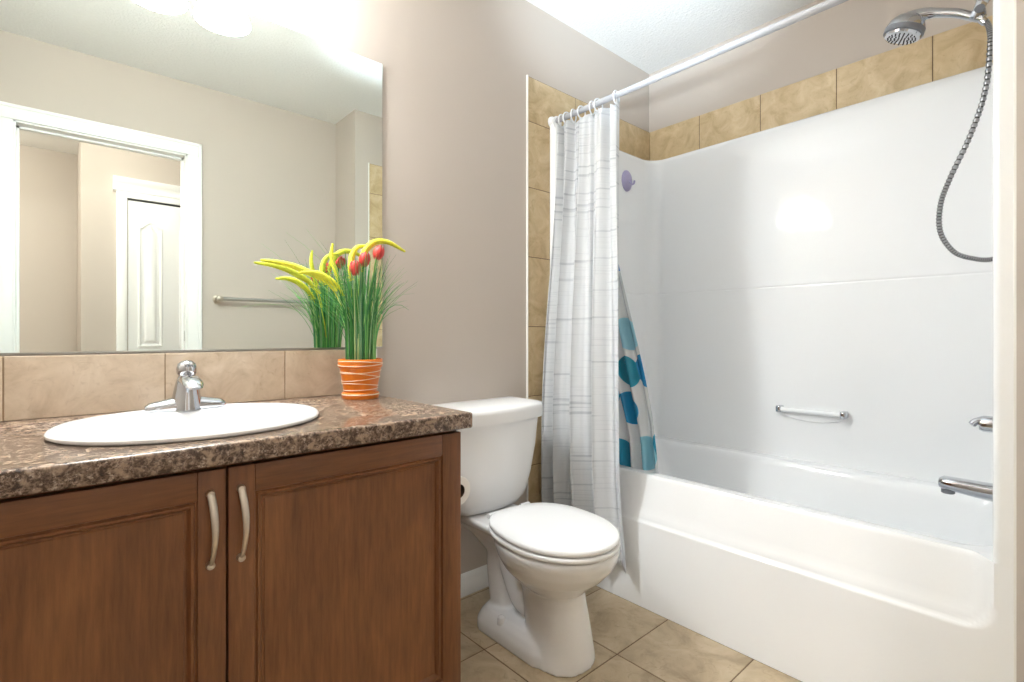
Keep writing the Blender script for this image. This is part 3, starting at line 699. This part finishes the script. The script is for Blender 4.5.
def tulip(x, y, z, tilt, lab):
    bm = B(); st = smooth_path([(PX + (x - PX) * .2, PY, PZ + .10), (PX + (x - PX) * .55, PY + (y - PY) * .4, (z + PZ + .1) / 2), (x, y, z - .012)], 8); tube(bm, st, .0020, 6)
    s_ = obj('stem', bm, M['stem'])
    bm = B(); ax = Vector((tilt, -.05, 1)).normalized(); qq = Vector((0, 0, 1)).rotation_difference(ax)
    for k in range(6):
        a0 = k * PI / 3; inner = k % 2; rows_ = []
        for i in range(8):
            t = i / 7; r = (.0175 - .0012 * inner) * math.sin(PI * (.10 + .78 * t)) ** .7; hw = .62 * math.sin(PI * (.08 + .86 * t)) ** .8
            rows_.append([Vector((x, y, z - .014)) + qq @ Vector((r * math.cos(a0 + hw * s), r * math.sin(a0 + hw * s), .045 * t)) for s in (-1, -.5, 0, .5, 1)])
        loft(bm, rows_, False, False, False)
    o = obj('tulip', bm, M['tulip'], pl, 60); md = o.modifiers.new('petal_thickness', 'SOLIDIFY'); md.thickness = .0008
    o['label'] = lab; bpy.data.objects.remove(s_) if False else None
    s_.data.transform(Matrix.Translation(-wloc(o))); s_.parent = o
tulip(.671, 1.460, 1.213, -.15, 'lowest red tulip'); tulip(.699, 1.466, 1.243, .1, 'middle red tulip'); tulip(.742, 1.470, 1.270, .35, 'highest red tulip')

# ------------------------------------------------------------------ toilet
TXc = 1.190
to = thing('toilet', 'white two-piece toilet between the vanity and the shower curtain', 'toilet', (TXc, 1.25, 0))
bm = B()
def turn(pts, k=1.0, a=-.10):                # the bowl and seat sit slightly askew on the base
    c, sn = math.cos(a * k), math.sin(a * k)
    return [Vector((1.195 + (p.x - 1.195) * c - (p.y - 1.34) * sn, 1.34 + (p.x - 1.195) * sn + (p.y - 1.34) * c, p.z)) for p in pts]
def E_(cy, w_, lf, lb, z, pf=2.0, pb=2.0, k=1.0): return turn(egg(1.195, cy, w_, lf, lb, z, 48, pf, pb), k)
loft(bm, [E_(1.100, .100, .100, .12, 0, 2.2, 2.4, 0), E_(1.100, .097, .097, .12, .03, 2.2, 2.4, 0), E_(1.105, .089, .091, .13, .10, 2.2, 2.4, 0), E_(1.11, .081, .085, .14, .18, 2.2, 2.4, .2), E_(1.115, .083, .090, .15, .222, 2.1, 2.4, .5),
          E_(1.115, .110, .122, .18, .250, k=.8), E_(1.112, .144, .166, .20, .288), E_(1.110, .166, .198, .22, .326), E_(1.107, .176, .211, .232, .358), E_(1.107, .178, .213, .235, .376), E_(1.107, .173, .209, .23, .383)])
# rear shelf under the tank
bx = lambda x, y0, y1, z, r=.03: rrect(TXc - x, TXc + x, y0, y1, r, z, 6)
loft(bm, [bx(.050, 1.27, 1.43, .25), bx(.066, 1.26, 1.50, .30), bx(.098, 1.25, 1.565, .340), bx(.115, 1.24, 1.585, .356), bx(.115, 1.24, 1.585, .377)])
# trapway: S-shaped pipe behind the front column
tube(bm, smooth_path([(TXc, 1.12, .25), (TXc, 1.20, .150), (TXc, 1.26, .135), (TXc, 1.312, .215), (TXc, 1.345, .285), (TXc, 1.385, .25), (TXc, 1.382, .16), (TXc, 1.355, .02)], 8), [.056] * 57, 20)
# foot
loft(bm, [bx(.108, 1.08, 1.435, 0, .06), bx(.108, 1.08, 1.435, .035, .06), bx(.098, 1.09, 1.425, .060, .06), bx(.082, 1.10, 1.41, .078, .05)])
bo = obj('bowl', bm, M['ceramic'], to)
md = bo.modifiers.new('weld', 'REMESH'); md.mode = 'VOXEL'; md.voxel_size = .0055
md = bo.modifiers.new('soften', 'SMOOTH'); md.factor = .5; md.iterations = 7
evaluated(bo)
for p in bo.data.polygons: p.use_smooth = True
if not bo.data.materials: bo.data.materials.append(M['ceramic'])
def slab(name, cy, w_, lf, lb, z0, z1, r, mat, pb=2.6, dome=0):
    bm = B(); f = lambda i, z: turn(egg(1.195, cy, w_ - i, lf - i, lb - i, z, 64, 2.0, pb))
    rings = [f(r, z0), f(r * .3, z0 + r * .3), f(0, z0 + r)] + [f(0, z1 - r), f(r * .3, z1 - r * .3), f(r, z1)] + [f(r + w_ * .25, z1 + dome * .6), f(r + w_ * .6, z1 + dome)]
    loft(bm, rings); return obj(name, bm, mat, to, 50)
slab('seat', 1.107, .180, .216, .226, .3855, .400, .005, M['seat'])
slab('seat_lid', 1.107, .178, .213, .228, .4030, .4195, .006, M['seat'], dome=.004)
for s in (-1, 1):
    bm = B(); tube(bm, [(TXc + s * .075 - .02, 1.350, .402), (TXc + s * .075 + .02, 1.350, .402)], .010, 14); obj('hinge', bm, M['seat'], to)
    bm = B(); lathe(bm, [(.014, .058), (.0145, .07), (.012, .082), (.006, .087), (0, .088)], (TXc + s * .088, 1.290, 0), 20); obj('bolt_cap', bm, M['ceramic'], to)
def tank_ring(hw, y0, y1, bow, z, i=0, k=16):
    pts = []
    # front edge bowed towards the room, straight back, rounded corners
    n_ = k; r = .03
    xs_ = [TXc - hw + i + (2 * hw - 2 * i) * t / n_ for t in range(n_ + 1)]
    for x in xs_:
        u = (x - TXc) / hw; e = max(0, (abs(u) - .90) / .10)
        pts.append(Vector((x, y0 + i - bow * (1 - u * u) + .018 * e * e, z)))
    for x in reversed(xs_):
        u = (x - TXc) / hw; e = max(0, (abs(u) - .9) / .1)
        pts.append(Vector((x, y1 - i - .018 * e * e, z)))
    return pts
bm = B()
loft(bm, [tank_ring(.112, 1.455, 1.575, .02, .3785), tank_ring(.138, 1.447, 1.583, .024, .385), tank_ring(.163, 1.440, 1.590, .027, .408), tank_ring(.178, 1.435, 1.594, .029, .435), tank_ring(.196, 1.428, 1.598, .033, .50), tank_ring(.214, 1.420, 1.600, .036, .60), tank_ring(.224, 1.415, 1.602, .038, .705)])
obj('tank', bm, M['ceramic'], to, 50)
bm = B()
loft(bm, [tank_ring(.228, 1.411, 1.604, .040, .7055), tank_ring(.237, 1.403, 1.606, .042, .7075), tank_ring(.238, 1.402, 1.606, .042, .742), tank_ring(.238, 1.402, 1.606, .042, .753, .002), tank_ring(.238, 1.402, 1.606, .042, .758, .007), tank_ring(.238, 1.402, 1.606, .042, .766, .030), tank_ring(.238, 1.402, 1.606, .042, .774, .075)])
obj('tank_lid', bm, M['ceramic'], to, 50)
bm = B(); lathe(bm, [(.014, .379), (.014, .362), (.009, .360), (.009, .345), (0, .345)], (TXc - .131, 1.49, 0), 12); obj('tank_bolt', bm, M['dark'], to)

# ------------------------------------------------------------------ towel bar on the wall behind the camera (seen in the mirror)
tb = thing('towel_bar', 'straight metal towel bar on the opposite wall, seen in the mirror', 'towel bar', (1.01, YS, 1.234))
for x in (.712, 1.318):
    bm = B(); lathe(bm, [(0, 0), (.026, 0), (.026, .008), (.015, .014), (.014, .048), (.018, .054), (.018, .074), (0, .077)], (x, YS, 1.234), 24, (0, 1, 0)); obj('post', bm, M['nickel'], tb)
bm = B(); tube(bm, [(.712, YS + .062, 1.234), (1.318, YS + .062, 1.234)], .0105, 14); obj('bar', bm, M['steel'], tb)
